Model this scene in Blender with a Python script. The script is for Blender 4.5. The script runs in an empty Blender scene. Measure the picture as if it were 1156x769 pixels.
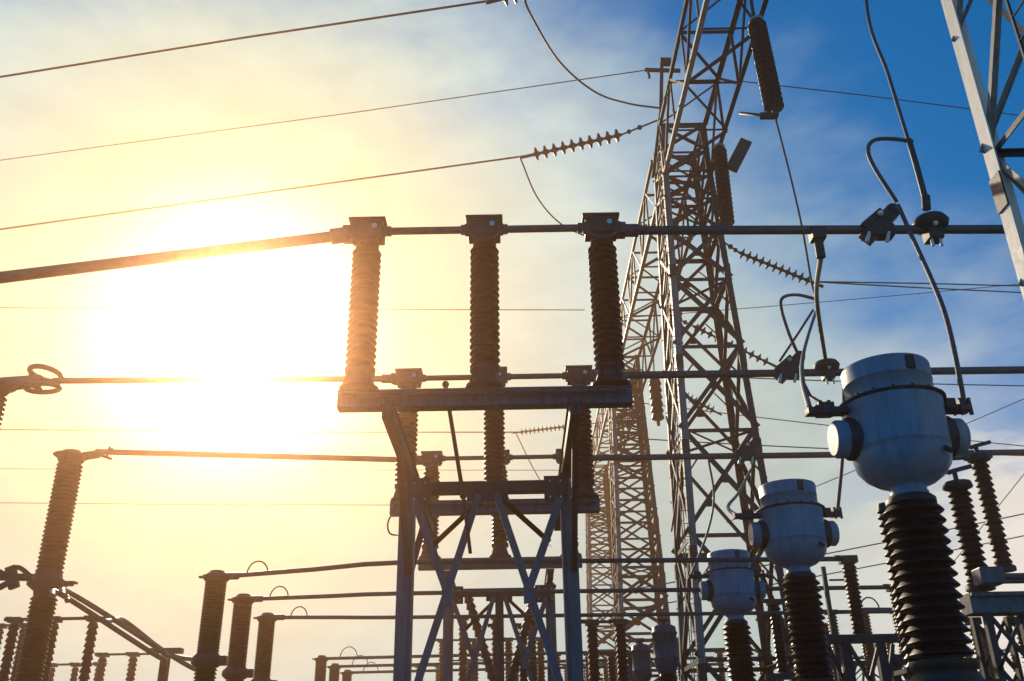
import bpy, math, random
from mathutils import Vector, Matrix
random.seed(7)
D = bpy.data
SC = bpy.context.scene
COL = SC.collection
PI = math.pi

# ------------------------------------------------------------------ camera
F_PX = 1050.0; PITCH = math.radians(25.1); ROLL = math.radians(1.0); CAM_Z = 1.6
_R0 = Vector((1, 0, 0)); _U0 = Vector((0, -math.sin(PITCH), math.cos(PITCH))); FWD = Vector((0, math.cos(PITCH), math.sin(PITCH)))
RGT = _R0 * math.cos(ROLL) - _U0 * math.sin(ROLL); UPV = _R0 * math.sin(ROLL) + _U0 * math.cos(ROLL)
cam = D.objects.new('camera', D.cameras.new('camera')); COL.objects.link(cam); SC.camera = cam
m = Matrix((RGT, UPV, -FWD)).transposed().to_4x4(); m.translation = Vector((0, 0, CAM_Z)); cam.matrix_world = m
cam.data.sensor_width = 36; cam.data.lens = 36 * F_PX / 1156; cam.data.clip_end = 6000; cam.data.clip_start = 0.05

def ray(px, py):
    return RGT * ((px - 578) / F_PX) + UPV * ((384.5 - py) / F_PX) + FWD
def P(px, py, Y):                      # point of the photograph's line of sight at distance Y ahead
    d = ray(px, py); return Vector((0, 0, CAM_Z)) + d * (Y / d.y)
SUN = ray(268, 372).normalized()
SUN_EL = math.asin(SUN.z); SUN_AZ = math.atan2(SUN.x, SUN.y)

# ------------------------------------------------------------------ sky
W = D.worlds.new('World'); SC.world = W; W.use_nodes = True
nt = W.node_tree; nt.nodes.clear()
def N(t, typ, **kw):
    n = t.nodes.new(typ)
    for k, v in kw.items(): setattr(n, k, v)
    return n
def M_(t, op, a, b=None, c=None, clamp=False):
    n = t.nodes.new('ShaderNodeMath'); n.operation = op; n.use_clamp = clamp
    for i, v in enumerate((a, b, c)):
        if v is None: continue
        if isinstance(v, (int, float)): n.inputs[i].default_value = v
        else: t.links.new(v, n.inputs[i])
    return n.outputs[0]
L = nt.links.new
tc = N(nt, 'ShaderNodeTexCoord'); dirv = tc.outputs['Generated']
dt = N(nt, 'ShaderNodeVectorMath', operation='DOT_PRODUCT'); L(dirv, dt.inputs[0]); dt.inputs[1].default_value = SUN
ang = M_(nt, 'MULTIPLY', M_(nt, 'ARCCOSINE', M_(nt, 'MINIMUM', dt.outputs['Value'], 1.0)), 180 / PI)
sx = N(nt, 'ShaderNodeSeparateXYZ'); L(dirv, sx.inputs[0])
elev = M_(nt, 'MULTIPLY', M_(nt, 'ARCSINE', sx.outputs['Z']), 180 / PI)
mp = N(nt, 'ShaderNodeMapping'); L(dirv, mp.inputs[0]); mp.inputs['Scale'].default_value = (2.2, 2.2, 5.0); mp.inputs['Rotation'].default_value = (0.25, 0.3, 0)
nz = N(nt, 'ShaderNodeTexNoise'); L(mp.outputs[0], nz.inputs['Vector']); nz.inputs['Scale'].default_value = 2.3; nz.inputs['Detail'].default_value = 7; nz.inputs['Roughness'].default_value = 0.55
nz2 = N(nt, 'ShaderNodeTexNoise'); L(mp.outputs[0], nz2.inputs['Vector']); nz2.inputs['Scale'].default_value = 7; nz2.inputs['Detail'].default_value = 6
sky = N(nt, 'ShaderNodeTexSky', sky_type='NISHITA'); sky.sun_disc = False; sky.sun_elevation = SUN_EL; sky.sun_rotation = SUN_AZ
sky.air_density = 1.0; sky.dust_density = 0.3; sky.ozone_density = 1.0
tint = N(nt, 'ShaderNodeMix', data_type='RGBA', blend_type='MULTIPLY'); tint.inputs[0].default_value = 1
L(sky.outputs[0], tint.inputs[6]); tint.inputs[7].default_value = (0.0, 0.68, 1.24, 1)
bg_b = N(nt, 'ShaderNodeBackground'); L(tint.outputs[2], bg_b.inputs[0]); bg_b.inputs[1].default_value = 0.10
# thin sunlit cloud veil, thickest round the sun and low down
t_ = M_(nt, 'ADD', ang, M_(nt, 'MULTIPLY', M_(nt, 'SUBTRACT', elev, 26.0), 0.75))
t_ = M_(nt, 'ADD', t_, M_(nt, 'MULTIPLY', M_(nt, 'SUBTRACT', nz.outputs['Fac'], 0.5), -26.0))
veil = N(nt, 'ShaderNodeMapRange', interpolation_type='SMOOTHSTEP'); L(t_, veil.inputs[0])
veil.inputs[1].default_value = 25; veil.inputs[2].default_value = 47; veil.inputs[3].default_value = 1.0; veil.inputs[4].default_value = 0.0
ramp = N(nt, 'ShaderNodeValToRGB'); L(M_(nt, 'DIVIDE', ang, 60.0), ramp.inputs[0])
cr = ramp.color_ramp
stops = [(0.0, (1.3, 1.3, 1.3)), (3.5, (1.25, 1.25, 1.2)), (6.0, (0.90, 1.0, 0.70)), (10, (0.78, 0.92, 0.60)), (16, (0.75, 0.88, 0.74)), (22, (0.74, 0.90, 0.86)), (27, (0.64, 0.80, 0.80)), (35, (0.58, 0.76, 0.77)), (46, (1.05, 1.08, 1.04))]
cr.elements[0].position = 0; cr.elements[0].color = (*stops[0][1], 1)
cr.elements[1].position = stops[-1][0] / 60; cr.elements[1].color = (*stops[-1][1], 1)
for a, c in stops[1:-1]:
    e = cr.elements.new(a / 60); e.color = (*c, 1)
bg_w = N(nt, 'ShaderNodeBackground'); L(ramp.outputs[0], bg_w.inputs[0])
L(M_(nt, 'ADD', 0.80, M_(nt, 'MULTIPLY', nz2.outputs['Fac'], 0.28)), bg_w.inputs[1])
low = N(nt, 'ShaderNodeMapRange', interpolation_type='SMOOTHSTEP'); L(M_(nt, 'ADD', elev, M_(nt, 'MULTIPLY', M_(nt, 'SUBTRACT', nz.outputs['Fac'], 0.5), -34.0)), low.inputs[0])
low.inputs[1].default_value = 14; low.inputs[2].default_value = 21; low.inputs[3].default_value = 1.0; low.inputs[4].default_value = 0.0
front = N(nt, 'ShaderNodeMapRange', interpolation_type='SMOOTHSTEP'); L(ang, front.inputs[0]); front.inputs[1].default_value = 55; front.inputs[2].default_value = 85; front.inputs[3].default_value = 1.0; front.inputs[4].default_value = 0.0
allveil = M_(nt, 'MAXIMUM', veil.outputs[0], M_(nt, 'MULTIPLY', low.outputs[0], front.outputs[0]))
mx = N(nt, 'ShaderNodeMixShader'); L(allveil, mx.inputs[0]); L(bg_b.outputs[0], mx.inputs[1]); L(bg_w.outputs[0], mx.inputs[2])
wo = N(nt, 'ShaderNodeOutputWorld'); L(mx.outputs[0], wo.inputs[0])

# ------------------------------------------------------------------ sun
sl = D.lights.new('sun', 'SUN'); sl.energy = 5.0; sl.angle = math.radians(0.53); sl.color = (1.0, 0.84, 0.62)
so = D.objects.new('sun', sl); COL.objects.link(so); so.rotation_euler = (-SUN).to_track_quat('-Z', 'Y').to_euler()
so.location = (0, 0, 60)
SC.view_settings.view_transform = 'Standard'; SC.view_settings.look = 'None'; SC.view_settings.exposure = 0.0; SC.view_settings.gamma = 1
SC.view_settings.use_curve_mapping = False
SC.cycles.volume_bounces = 0; SC.cycles.max_bounces = 6
HAZE_DENSITY = 0.0044; HAZE_G = 0.95

# ------------------------------------------------------------------ materials
def mat(name, base, rough=0.5, metal=0.0, var=0.25, scale=6.0, bump=0.15, dirt=None, coat=0.0, streak=False, spec=0.5):
    mm = D.materials.new(name); mm.use_nodes = True; t = mm.node_tree; b = t.nodes['Principled BSDF']
    tcn = N(t, 'ShaderNodeTexCoord'); mpn = N(t, 'ShaderNodeMapping'); t.links.new(tcn.outputs['Object'], mpn.inputs[0])
    if streak: mpn.inputs['Scale'].default_value = (3, 3, 0.5)
    n1 = N(t, 'ShaderNodeTexNoise'); t.links.new(mpn.outputs[0], n1.inputs[0]); n1.inputs['Scale'].default_value = scale; n1.inputs['Detail'].default_value = 8; n1.inputs['Roughness'].default_value = 0.62
    rp = N(t, 'ShaderNodeValToRGB'); t.links.new(n1.outputs['Fac'], rp.inputs[0])
    d = dirt if dirt else tuple(c * (1 - var) for c in base)
    rp.color_ramp.elements[0].position = 0.33; rp.color_ramp.elements[0].color = (*d, 1)
    rp.color_ramp.elements[1].position = 0.62; rp.color_ramp.elements[1].color = (*base, 1)
    t.links.new(rp.outputs[0], b.inputs['Base Color'])
    n2 = N(t, 'ShaderNodeTexNoise'); t.links.new(tcn.outputs['Object'], n2.inputs[0]); n2.inputs['Scale'].default_value = scale * 4; n2.inputs['Detail'].default_value = 5
    mr = N(t, 'ShaderNodeMapRange'); t.links.new(n2.outputs['Fac'], mr.inputs[0]); mr.inputs[3].default_value = max(0.05, rough - 0.12); mr.inputs[4].default_value = min(1, rough + 0.15)
    t.links.new(mr.outputs[0], b.inputs['Roughness']); b.inputs['Metallic'].default_value = metal
    b.inputs['Specular IOR Level'].default_value = spec
    if coat: b.inputs['Coat Weight'].default_value = coat
    if bump:
        bp = N(t, 'ShaderNodeBump'); bp.inputs['Strength'].default_value = bump; bp.inputs['Distance'].default_value = 0.01
        t.links.new(n2.outputs['Fac'], bp.inputs['Height']); t.links.new(bp.outputs[0], b.inputs['Normal'])
    return mm
MT = dict(
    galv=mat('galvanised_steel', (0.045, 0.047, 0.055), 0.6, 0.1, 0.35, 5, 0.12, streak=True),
    galv_sunlit_bright=mat('bright_sunlit_galvanised_steel', (0.78, 0.76, 0.72), 0.6, 0.0, 0.18, 4, 0.08, streak=True),  # galvanised steel with strong sunlight put into its colour
    galv_sunlit=mat('sunlit_galvanised_steel', (0.30, 0.29, 0.275), 0.6, 0.1, 0.4, 4, 0.1, streak=True),  # lighter copy of the galvanised steel, sunlight put into the colour
    paint=mat('blue_grey_painted_steel', (0.11, 0.145, 0.18), 0.5, 0.1, 0.45, 3, 0.1, streak=True),
    head=mat('grey_enamel', (0.23, 0.31, 0.44), 0.42, 0.0, 0.30, 3.5, 0.1, streak=True),
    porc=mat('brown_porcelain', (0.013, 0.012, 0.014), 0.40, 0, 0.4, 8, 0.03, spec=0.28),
    alu=mat('aluminium_tube', (0.11, 0.11, 0.12), 0.45, 0.3, 0.25, 7, 0.05),
    cast=mat('cast_metal', (0.05, 0.05, 0.055), 0.55, 0.3, 0.35, 9, 0.15),
    bolt=mat('bright_bolt', (0.80, 0.79, 0.76), 0.4, 0.2, 0.1, 20, 0),
    black=mat('black_plastic', (0.02, 0.02, 0.022), 0.5, 0, 0.3, 8, 0.05),
    wire=mat('weathered_conductor', (0.10, 0.10, 0.11), 0.6, 0.3, 0.3, 12, 0.1),
    conc=mat('concrete', (0.32, 0.31, 0.29), 0.9, 0, 0.3, 4, 0.4),
)
def ground_mat():
    mm = D.materials.new('gravel_and_dry_earth'); mm.use_nodes = True; t = mm.node_tree; b = t.nodes['Principled BSDF']
    tcn = N(t, 'ShaderNodeTexCoord')
    v = N(t, 'ShaderNodeTexVoronoi'); v.inputs['Scale'].default_value = 14; t.links.new(tcn.outputs['Object'], v.inputs['Vector'])
    n1 = N(t, 'ShaderNodeTexNoise'); n1.inputs['Scale'].default_value = 0.15; n1.inputs['Detail'].default_value = 9; t.links.new(tcn.outputs['Object'], n1.inputs['Vector'])
    rp = N(t, 'ShaderNodeValToRGB'); t.links.new(n1.outputs['Fac'], rp.inputs[0])
    rp.color_ramp.elements[0].color = (0.05, 0.043, 0.035, 1); rp.color_ramp.elements[0].position = 0.35
    rp.color_ramp.elements[1].color = (0.11, 0.10, 0.085, 1); rp.color_ramp.elements[1].position = 0.65
    mxn = N(t, 'ShaderNodeMix', data_type='RGBA', blend_type='MULTIPLY'); mxn.inputs[0].default_value = 0.5
    t.links.new(rp.outputs[0], mxn.inputs[6]); t.links.new(v.outputs['Color'], mxn.inputs[7])
    t.links.new(mxn.outputs[2], b.inputs['Base Color']); b.inputs['Roughness'].default_value = 0.95
    bp = N(t, 'ShaderNodeBump'); bp.inputs['Strength'].default_value = 0.8; bp.inputs['Distance'].default_value = 0.03
    t.links.new(v.outputs['Distance'], bp.inputs['Height']); t.links.new(bp.outputs[0], b.inputs['Normal'])
    return mm

# ------------------------------------------------------------------ mesh helpers
def V(*a): return Vector(a)
class MB:
    def __init__(s): s.v = []; s.f = []; s.sm = []
    def _add(s, vs, fs, smooth=False):
        o = len(s.v); s.v += [tuple(x) for x in vs]; s.f += [tuple(i + o for i in f) for f in fs]; s.sm += [smooth] * len(fs)
    def box(s, c, d):
        c = Vector(c); h = [x / 2 for x in d]
        vs = [c + V(i * h[0], j * h[1], k * h[2]) for i in (-1, 1) for j in (-1, 1) for k in (-1, 1)]
        s._add(vs, [(0, 1, 3, 2), (4, 6, 7, 5), (0, 4, 5, 1), (2, 3, 7, 6), (0, 2, 6, 4), (1, 5, 7, 3)]); return s
    def _fr(s, p, q, ref):
        z = (Vector(q) - Vector(p)).normalized(); ref = Vector(ref) if ref is not None else (V(0, 0, 1) if abs(z.z) < .9 else V(1, 0, 0))
        x = (ref - z * ref.dot(z)); x = x.normalized() if x.length > 1e-6 else z.orthogonal().normalized()
        return x, z.cross(x), z
    def bar(s, p, q, w, h, ref=None, off=(0, 0)):          # rectangular section; w along ref, h across
        x, y, z = s._fr(p, q, ref); vs = []
        for e in (Vector(p), Vector(q)):
            e = e + x * off[0] + y * off[1]
            vs += [e - x * w / 2 - y * h / 2, e + x * w / 2 - y * h / 2, e + x * w / 2 + y * h / 2, e - x * w / 2 + y * h / 2]
        s._add(vs, [(3, 2, 1, 0), (4, 5, 6, 7), (0, 1, 5, 4), (1, 2, 6, 5), (2, 3, 7, 6), (3, 0, 4, 7)]); return s
    def angle(s, p, q, w, a, b, t=None):                   # L section: flanges run from the corner line towards a and b
        t = t or max(.008, w * .09); p = Vector(p); q = Vector(q); z = (q - p).normalized()
        a = Vector(a); a = (a - z * a.dot(z)).normalized(); b = Vector(b); b = b - z * b.dot(z); b = (b - a * b.dot(a)).normalized()
        prof = [(0, 0), (w, 0), (w, t), (t, t), (t, w), (0, w)]
        vs = [e + a * u + b * v for e in (p, q) for u, v in prof]
        fs = [(i, (i + 1) % 6, (i + 1) % 6 + 6, i + 6) for i in range(6)] + [(5, 4, 3, 0), (3, 2, 1, 0), (6, 9, 10, 11), (6, 7, 8, 9)]
        s._add(vs, fs); return s
    def lathe(s, p, q, prof, n=20, caps=True):             # prof: (fraction along p->q, radius)
        x, y, z = s._fr(p, q, None); p = Vector(p); ln = (Vector(q) - p).length; vs = []
        for h, r in prof:
            for k in range(n):
                a = 2 * PI * k / n; vs.append(p + z * (h * ln) + (x * math.cos(a) + y * math.sin(a)) * r)
        m_ = len(prof); fs = []
        for i in range(m_ - 1):
            for k in range(n): fs.append((i * n + k, i * n + (k + 1) % n, (i + 1) * n + (k + 1) % n, (i + 1) * n + k))
        s._add(vs, fs, True)
        if caps: s._add(vs[:n], [tuple(range(n))[::-1]]); s._add(vs[-n:], [tuple(range(n))])
        return s
    def cyl(s, p, q, r, n=14): return s.lathe(p, q, [(0, r), (1, r)], n)
    def sheds(s, p, q, rc, rs, n, seg=20, alt=False):      # ribbed insulator body, sheds drooping towards p
        pr = []
        for i in range(n):
            R_ = rs * (0.86 if alt and i % 2 else 1.0); a = i / n; st = 1 / n
            pr += [(a + st * .06, rc), (a + st * .14, R_ * .975), (a + st * .20, R_), (a + st * .28, R_ * .98), (a + st * .92, rc * 1.04), (a + st * .99, rc)]
        return s.lathe(p, q, [(0, rc)] + pr + [(1, rc)], seg)
    def tube(s, pts, r, n=8):
        pts = [Vector(p) for p in pts]; x = None; vs = []
        for i, p in enumerate(pts):
            d = (pts[min(i + 1, len(pts) - 1)] - pts[max(i - 1, 0)]).normalized()
            if x is None: x = d.orthogonal().normalized()
            x = (x - d * x.dot(d)).normalized(); y = d.cross(x)
            for k in range(n):
                a = 2 * PI * k / n; vs.append(p + (x * math.cos(a) + y * math.sin(a)) * r)
        fs = [(i * n + k, i * n + (k + 1) % n, (i + 1) * n + (k + 1) % n, (i + 1) * n + k) for i in range(len(pts) - 1) for k in range(n)]
        s._add(vs, fs, True); s._add(vs[:n], [tuple(range(n))[::-1]]); s._add(vs[-n:], [tuple(range(n))]); return s
    def ring(s, c, R, r, ax=(0, 0, 1), n=24):
        x, y, z = s._fr((0, 0, 0), ax, None); c = Vector(c)
        pts = [c + (x * math.cos(2 * PI * k / n) + y * math.sin(2 * PI * k / n)) * R for k in range(n + 1)]
        return s.tube(pts, r, 8)
    def ball(s, c, r, n=12):
        c = Vector(c); return s.lathe(c - V(0, 0, r), c + V(0, 0, r), [((1 - math.cos(PI * i / 8)) / 2, max(.0005, r * math.sin(PI * i / 8))) for i in range(9)], n)
    def build(s, name, m_, parent=None, bevel=0.0):
        if parent is None:
            xs, ys, zs = zip(*s.v); o0 = V((min(xs) + max(xs)) / 2, (min(ys) + max(ys)) / 2, min(zs))
        else: o0 = ORG[parent.name]
        me = D.meshes.new(name); me.from_pydata([tuple(Vector(v) - o0) for v in s.v], [], s.f); me.update()
        me.polygons.foreach_set('use_smooth', s.sm); me.materials.append(MT[m_] if isinstance(m_, str) else m_)
        o = D.objects.new(name, me); COL.objects.link(o)
        if parent is None: o.location = o0
        else: o.parent = parent
        ORG[o.name] = o0
        if bevel:
            b = o.modifiers.new('bevel', 'BEVEL'); b.width = bevel; b.segments = 2; b.limit_method = 'ANGLE'
        return o
ORG = {}
def tag(o, label, cat, group=None):
    o['label'] = label; o['category'] = cat
    if group: o['group'] = group
    return o
def root(name, loc, label, cat, group=None):
    o = D.objects.new(name, None); COL.objects.link(o); o.location = loc; o.empty_display_size = .3; ORG[o.name] = Vector(loc)
    return tag(o, label, cat, group)
def dup(r, off, label, group=None):
    def cp(o, par):
        c = o.copy(); COL.objects.link(c); c.parent = par
        for ch in o.children: cp(ch, c)
        return c
    c = cp(r, None); c.location = r.location + Vector(off); c['label'] = label
    if group: c['group'] = group
    ORG[c.name] = c.location.copy()
    return c
def smooth_path(pts, n=8):
    pts = [Vector(p) for p in pts]
    if len(pts) < 3: return pts
    q = [pts[0] * 2 - pts[1]] + pts + [pts[-1] * 2 - pts[-2]]; out = []
    for i in range(1, len(q) - 2):
        a, b, c, d = q[i - 1:i + 3]
        for k in range(n):
            t = k / n; out.append(.5 * ((2 * b) + (c - a) * t + (2 * a - 5 * b + 4 * c - d) * t * t + (3 * b - a - 3 * c + d) * t ** 3))
    return out + [pts[-1]]
def sagline(a, b, sag, n=24):
    a = Vector(a); b = Vector(b); return [a.lerp(b, i / n) - V(0, 0, sag * 4 * (i / n) * (1 - i / n)) for i in range(n + 1)]

# ------------------------------------------------------------------ ground
g = MB(); g._add([(-1500, -800, 0), (1500, -800, 0), (1500, 3000, 0), (-1500, 3000, 0)], [(0, 1, 2, 3)])
go = g.build('ground', ground_mat()); go['kind'] = 'structure'

# ------------------------------------------------------------------ disconnect switches on the portal frames
XC = -0.42; XS = 1.9; ZB = 6.72; ZT = 9.78
def make_switch(Y, label):
    r = root('disconnect_switch', (XC, Y, ZB - .15), label, 'disconnect switch', 'disconnect switches on the portal frames')
    b = MB(); b.box((XC, Y, ZB + .02), (4.4, .20, .20)); b.box((XC, Y, ZB + .135), (4.4, .24, .03)); b.box((XC, Y, ZB - .105), (4.4, .24, .05))
    b.build('base_beam', 'paint', r, .008)
    b = MB(); b.cyl((XC - 2.1, Y - .2, ZB + .02), (XC + 2.1, Y - .2, ZB + .02), .03); b.build('linkage_rod', 'galv', r)
    for i in (-1, 0, 1):
        x = XC + i * XS
        pd = MB(); pd.lathe((x, Y, ZB + .17), (x, Y, ZB + .50), [(0, .30), (.12, .30), (.2, .24), (.8, .17), (.86, .23), (1, .23)], 18)
        for a in (0.5, 2.1, 3.7, 5.3): pd.bar((x + .26 * math.cos(a), Y + .26 * math.sin(a), ZB + .17), (x + .18 * math.cos(a), Y + .18 * math.sin(a), ZB + .45), .03, .1)
        pd.build('pedestal', 'cast', r)
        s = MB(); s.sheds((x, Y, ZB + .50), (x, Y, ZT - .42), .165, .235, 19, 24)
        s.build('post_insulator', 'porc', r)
        c = MB(); c.lathe((x, Y, ZT - .42), (x, Y, ZT - .28), [(0, .19), (.5, .19), (1, .13)], 16)
        c.box((x, Y, ZT - .10), (.52, .34, .30)); c.box((x, Y, ZT + .065), (.60, .40, .05)); c.box((x, Y, ZT - .25), (.34, .26, .10))
        c.box((x - .26 , Y - .19, ZT - .20), (.10, .05, .22)); c.box((x + .26, Y - .19, ZT - .20), (.10, .05, .22))
        co = c.build('terminal_clamp', 'cast', r, .012)
        q = MB(); q.tube(smooth_path([(x - .24, Y - .2, ZT - .28), (x - .1, Y - .26, ZT - .40), (x + .1, Y - .26, ZT - .40), (x + .24, Y - .2, ZT - .28)]), .022); q.build('flexible_link', 'wire', co)
        for dx in (-.22, -.12, .24): q = MB(); q.cyl((x + dx, Y - .165, ZT - .02), (x + dx, Y - .19, ZT - .02), .018, 6); q.build('bolt', 'cast', co)
        q = MB(); q.cyl((x + .13, Y - .165, ZT - .08), (x + .13, Y - .195, ZT - .08), .045, 10); q.build('bolt', 'bolt', co)
    for i in (-.5, .5):
        a = MB(); x = XC + i * XS; a.cyl((x - .69, Y, ZT - .08), (x + .69, Y, ZT - .08), .062, 12)
        a.cyl((x - .73, Y, ZT - .08), (x - .57, Y, ZT - .08), .085, 12); a.cyl((x + .57, Y, ZT - .08), (x + .73, Y, ZT - .08), .085, 12); a.build('blade_arm', 'alu', r)
    return r
swA = make_switch(13.0, 'nearest and highest three-column disconnect switch on its thick blue-grey beam')
swB = dup(swA, (0, 6.2, 0), 'middle three-column disconnect switch on the rear ends of the first portal frame')
swC = dup(swA, (0, 12.2, .06), 'farthest three-column disconnect switch over the second portal frame')

def make_portal(Y, ya, yb, label):
    r = root('portal_frame', (-.45, Y, 0), label, 'steel frame', 'portal frames under the disconnect switches')
    xl, xr, zt = -1.82, .90, 6.28
    for i, x in enumerate((xl, xr)):
        p = MB(); p.bar((x, Y, .12), (x, Y, zt - .1), .26, .26, (1, 0, 0)); p.box((x, Y, .14), (.5, .5, .04)); p.build('post', 'paint', r, .012)
        p = MB(); p.box((x, Y, zt - .075), (.34, .34, .05)); p.box((x, Y, zt - .02), (.24, .24, .06)); p.build('post_cap', 'cast', r)
        si = 1 if i == 0 else -1
        p = MB(); p.box((x + si * .20, Y - .145, zt - .28), (.40, .014, .46)); gp = p.build('gusset_plate', 'galv', r)
        for bx_ in (-.05, .12, .30):
            for bz in (-.42, -.14): p = MB(); p.cyl((x + si * bx_, Y - .15, zt + bz), (x + si * bx_, Y - .175, zt + bz), .018, 6); p.build('bolt', 'bolt', gp)
        p = MB(); p.tube([(x + si * .08, Y - .145, z) for z in (.1, 2, 4, 5.6)] + [(x + si * .04, Y - .15, 5.75)], .012, 6); p.build('earthing_strap', 'wire', r)
        p = MB(); p.box((x, Y, .06), (.8, .8, .12)); p.build('footing', 'conc', r, .02)
        p = MB(); p.bar((x, ya, zt + .13), (x, yb, zt + .13), .16, .22, (1, 0, 0)); p.bar((x, ya, zt + .235), (x, yb, zt + .235), .22, .02, (1, 0, 0)); p.build('longitudinal_beam', 'galv', r, .006)
        for yy in (ya + .4, yb - .4):
            if abs(yy - Y) > 1.2: q = MB(); q.angle((x, Y + (.13 if yy > Y else -.13), 4.6), (x, Y + (yy - Y) * .75, zt), .1, (1, 0, 0), (0, 0, 1)); q.build('knee_brace', 'galv', r)
    c = MB(); c.bar((xl + .13, Y, zt - .2), (xr - .13, Y, zt - .2), .20, .18, (0, 0, 1)); c.box(((xl + xr) / 2, Y - .12, zt - .30), (.7, .03, .30)); c.build('girder', 'galv', r, .006)
    xm = (xl + xr) / 2
    for s_, xp in ((-1, xl), (1, xr)):
        a = V(xm + s_ * .15, Y - .14, zt - .35); b = V(xp - s_ * .02, Y - .14, 2.2)
        q = MB(); q.bar(a, b, .12, .05, (1, 0, 0)); q.build('diagonal_brace', 'paint', r)
        k = a.lerp(b, .43); q = MB(); q.bar((xp - s_ * .13, Y - .20, zt - .45), (k.x, Y - .20, k.z), .13, .05, (1, 0, 0))
        q.box((k.x, Y - .17, k.z - .05), (.17, .02, .34)); q.build('strut', 'paint', r)
        q = MB(); q.angle((xm + s_ * .1, Y + .11, zt - .3), (xm + s_ * 1.0, Y + .11, zt - 1.15), .09, (1, 0, 0), (0, 0, 1)); q.build('strut', 'galv', r)
        q = MB(); q.bar(b + V(s_ * .02, 0, 0), (xm, Y - .14, .9), .1, .05, (1, 0, 0)); q.build('diagonal_brace', 'paint', r)
    c = MB(); c.bar((xl + .13, Y, 2.1), (xr - .13, Y, 2.1), .12, .12); c.build('tie_bar', 'galv', r)
    return r
pf = make_portal(15.5, 12.6, 19.6, 'front blue-grey portal frame with crossed braces under the near disconnect switch')
pf2 = make_portal(25.5, 24.7, 27.6, 'rear portal frame with crossed braces seen between the posts of the front one')
mp_ = MB(); mp_.bar((-.46, 25.2, 0), (-.46, 25.2, 5.95), .2, .2); mp_.build('centre_post', 'galv', pf2) if False else None
q = MB(); q.bar((-.46, 25.5, 0), (-.46, 25.5, 5.95), .22, .22); q.build('post', 'galv', pf2)
# operating rod beside front frame
o = MB(); o.cyl(P(503, 436, 14.2), P(523, 560, 14.9), .035, 8); o.cyl(P(523, 560, 14.9), P(531, 625, 15.2), .03, 8); o.ball(P(523, 560, 14.9), .06); o.ball(P(503, 434, 14.2), .06)
tag(o.build('operating_rod', 'galv'), 'thin slanting operating rod rising past the near thick beam', 'rod')
cb = MB(); cb.tube(smooth_path([P(446, 574, 19.1), P(438, 590, 19.0), P(440, 602, 19.0), P(450, 604, 18.9), P(460, 600, 17), P(468, 604, 15.7)]), .018)
tag(cb.build('earth_wire', 'wire'), 'thin earth wire loop hanging from left end of middle switch beam', 'wire')

# ------------------------------------------------------------------ busbars
def bus(pts, r, label, clampx=None):
    b = MB(); b.cyl(pts[0], pts[1], r, 16); d = (Vector(pts[1]) - Vector(pts[0])).normalized()
    b.cyl(pts[0], Vector(pts[0]) + d * .35, r * 1.45, 16)
    b.box(Vector(pts[0]) + d * .05, (.18, .22, r * 2.6))
    return tag(b.build('busbar', 'alu'), label, 'busbar', 'tubular busbars')
bus([(1.74, 13, 9.64), (P(1156, 262, 13).x + 4, 13, 9.46)], .075, 'highest thick tubular busbar running right from the near disconnect switch')
bus([(1.74, 19.2, 9.69), (17.5, 19.2, 9.62)], .085, 'middle tubular busbar running right past top of the big grey tank')
bus([(1.74, 25.2, 9.70), (21, 25.2, 9.62)], .085, 'lowest of three long busbars, ending its run behind the grey tanks')
bus([(-2.58, 13, 9.66), P(-60, 321, 12.0)], .09, 'thick tubular busbar entering at left edge above the sun')
bus([(-2.58, 19.2, 9.7), P(60, 430, 19.2)], .07, 'busbar passing just below the sun to the ringed column')
bus([(-2.6, 25.2, 9.72), P(108, 510, 24.2)], .08, 'busbar left of the frame reaching the tall glowing column')

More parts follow.
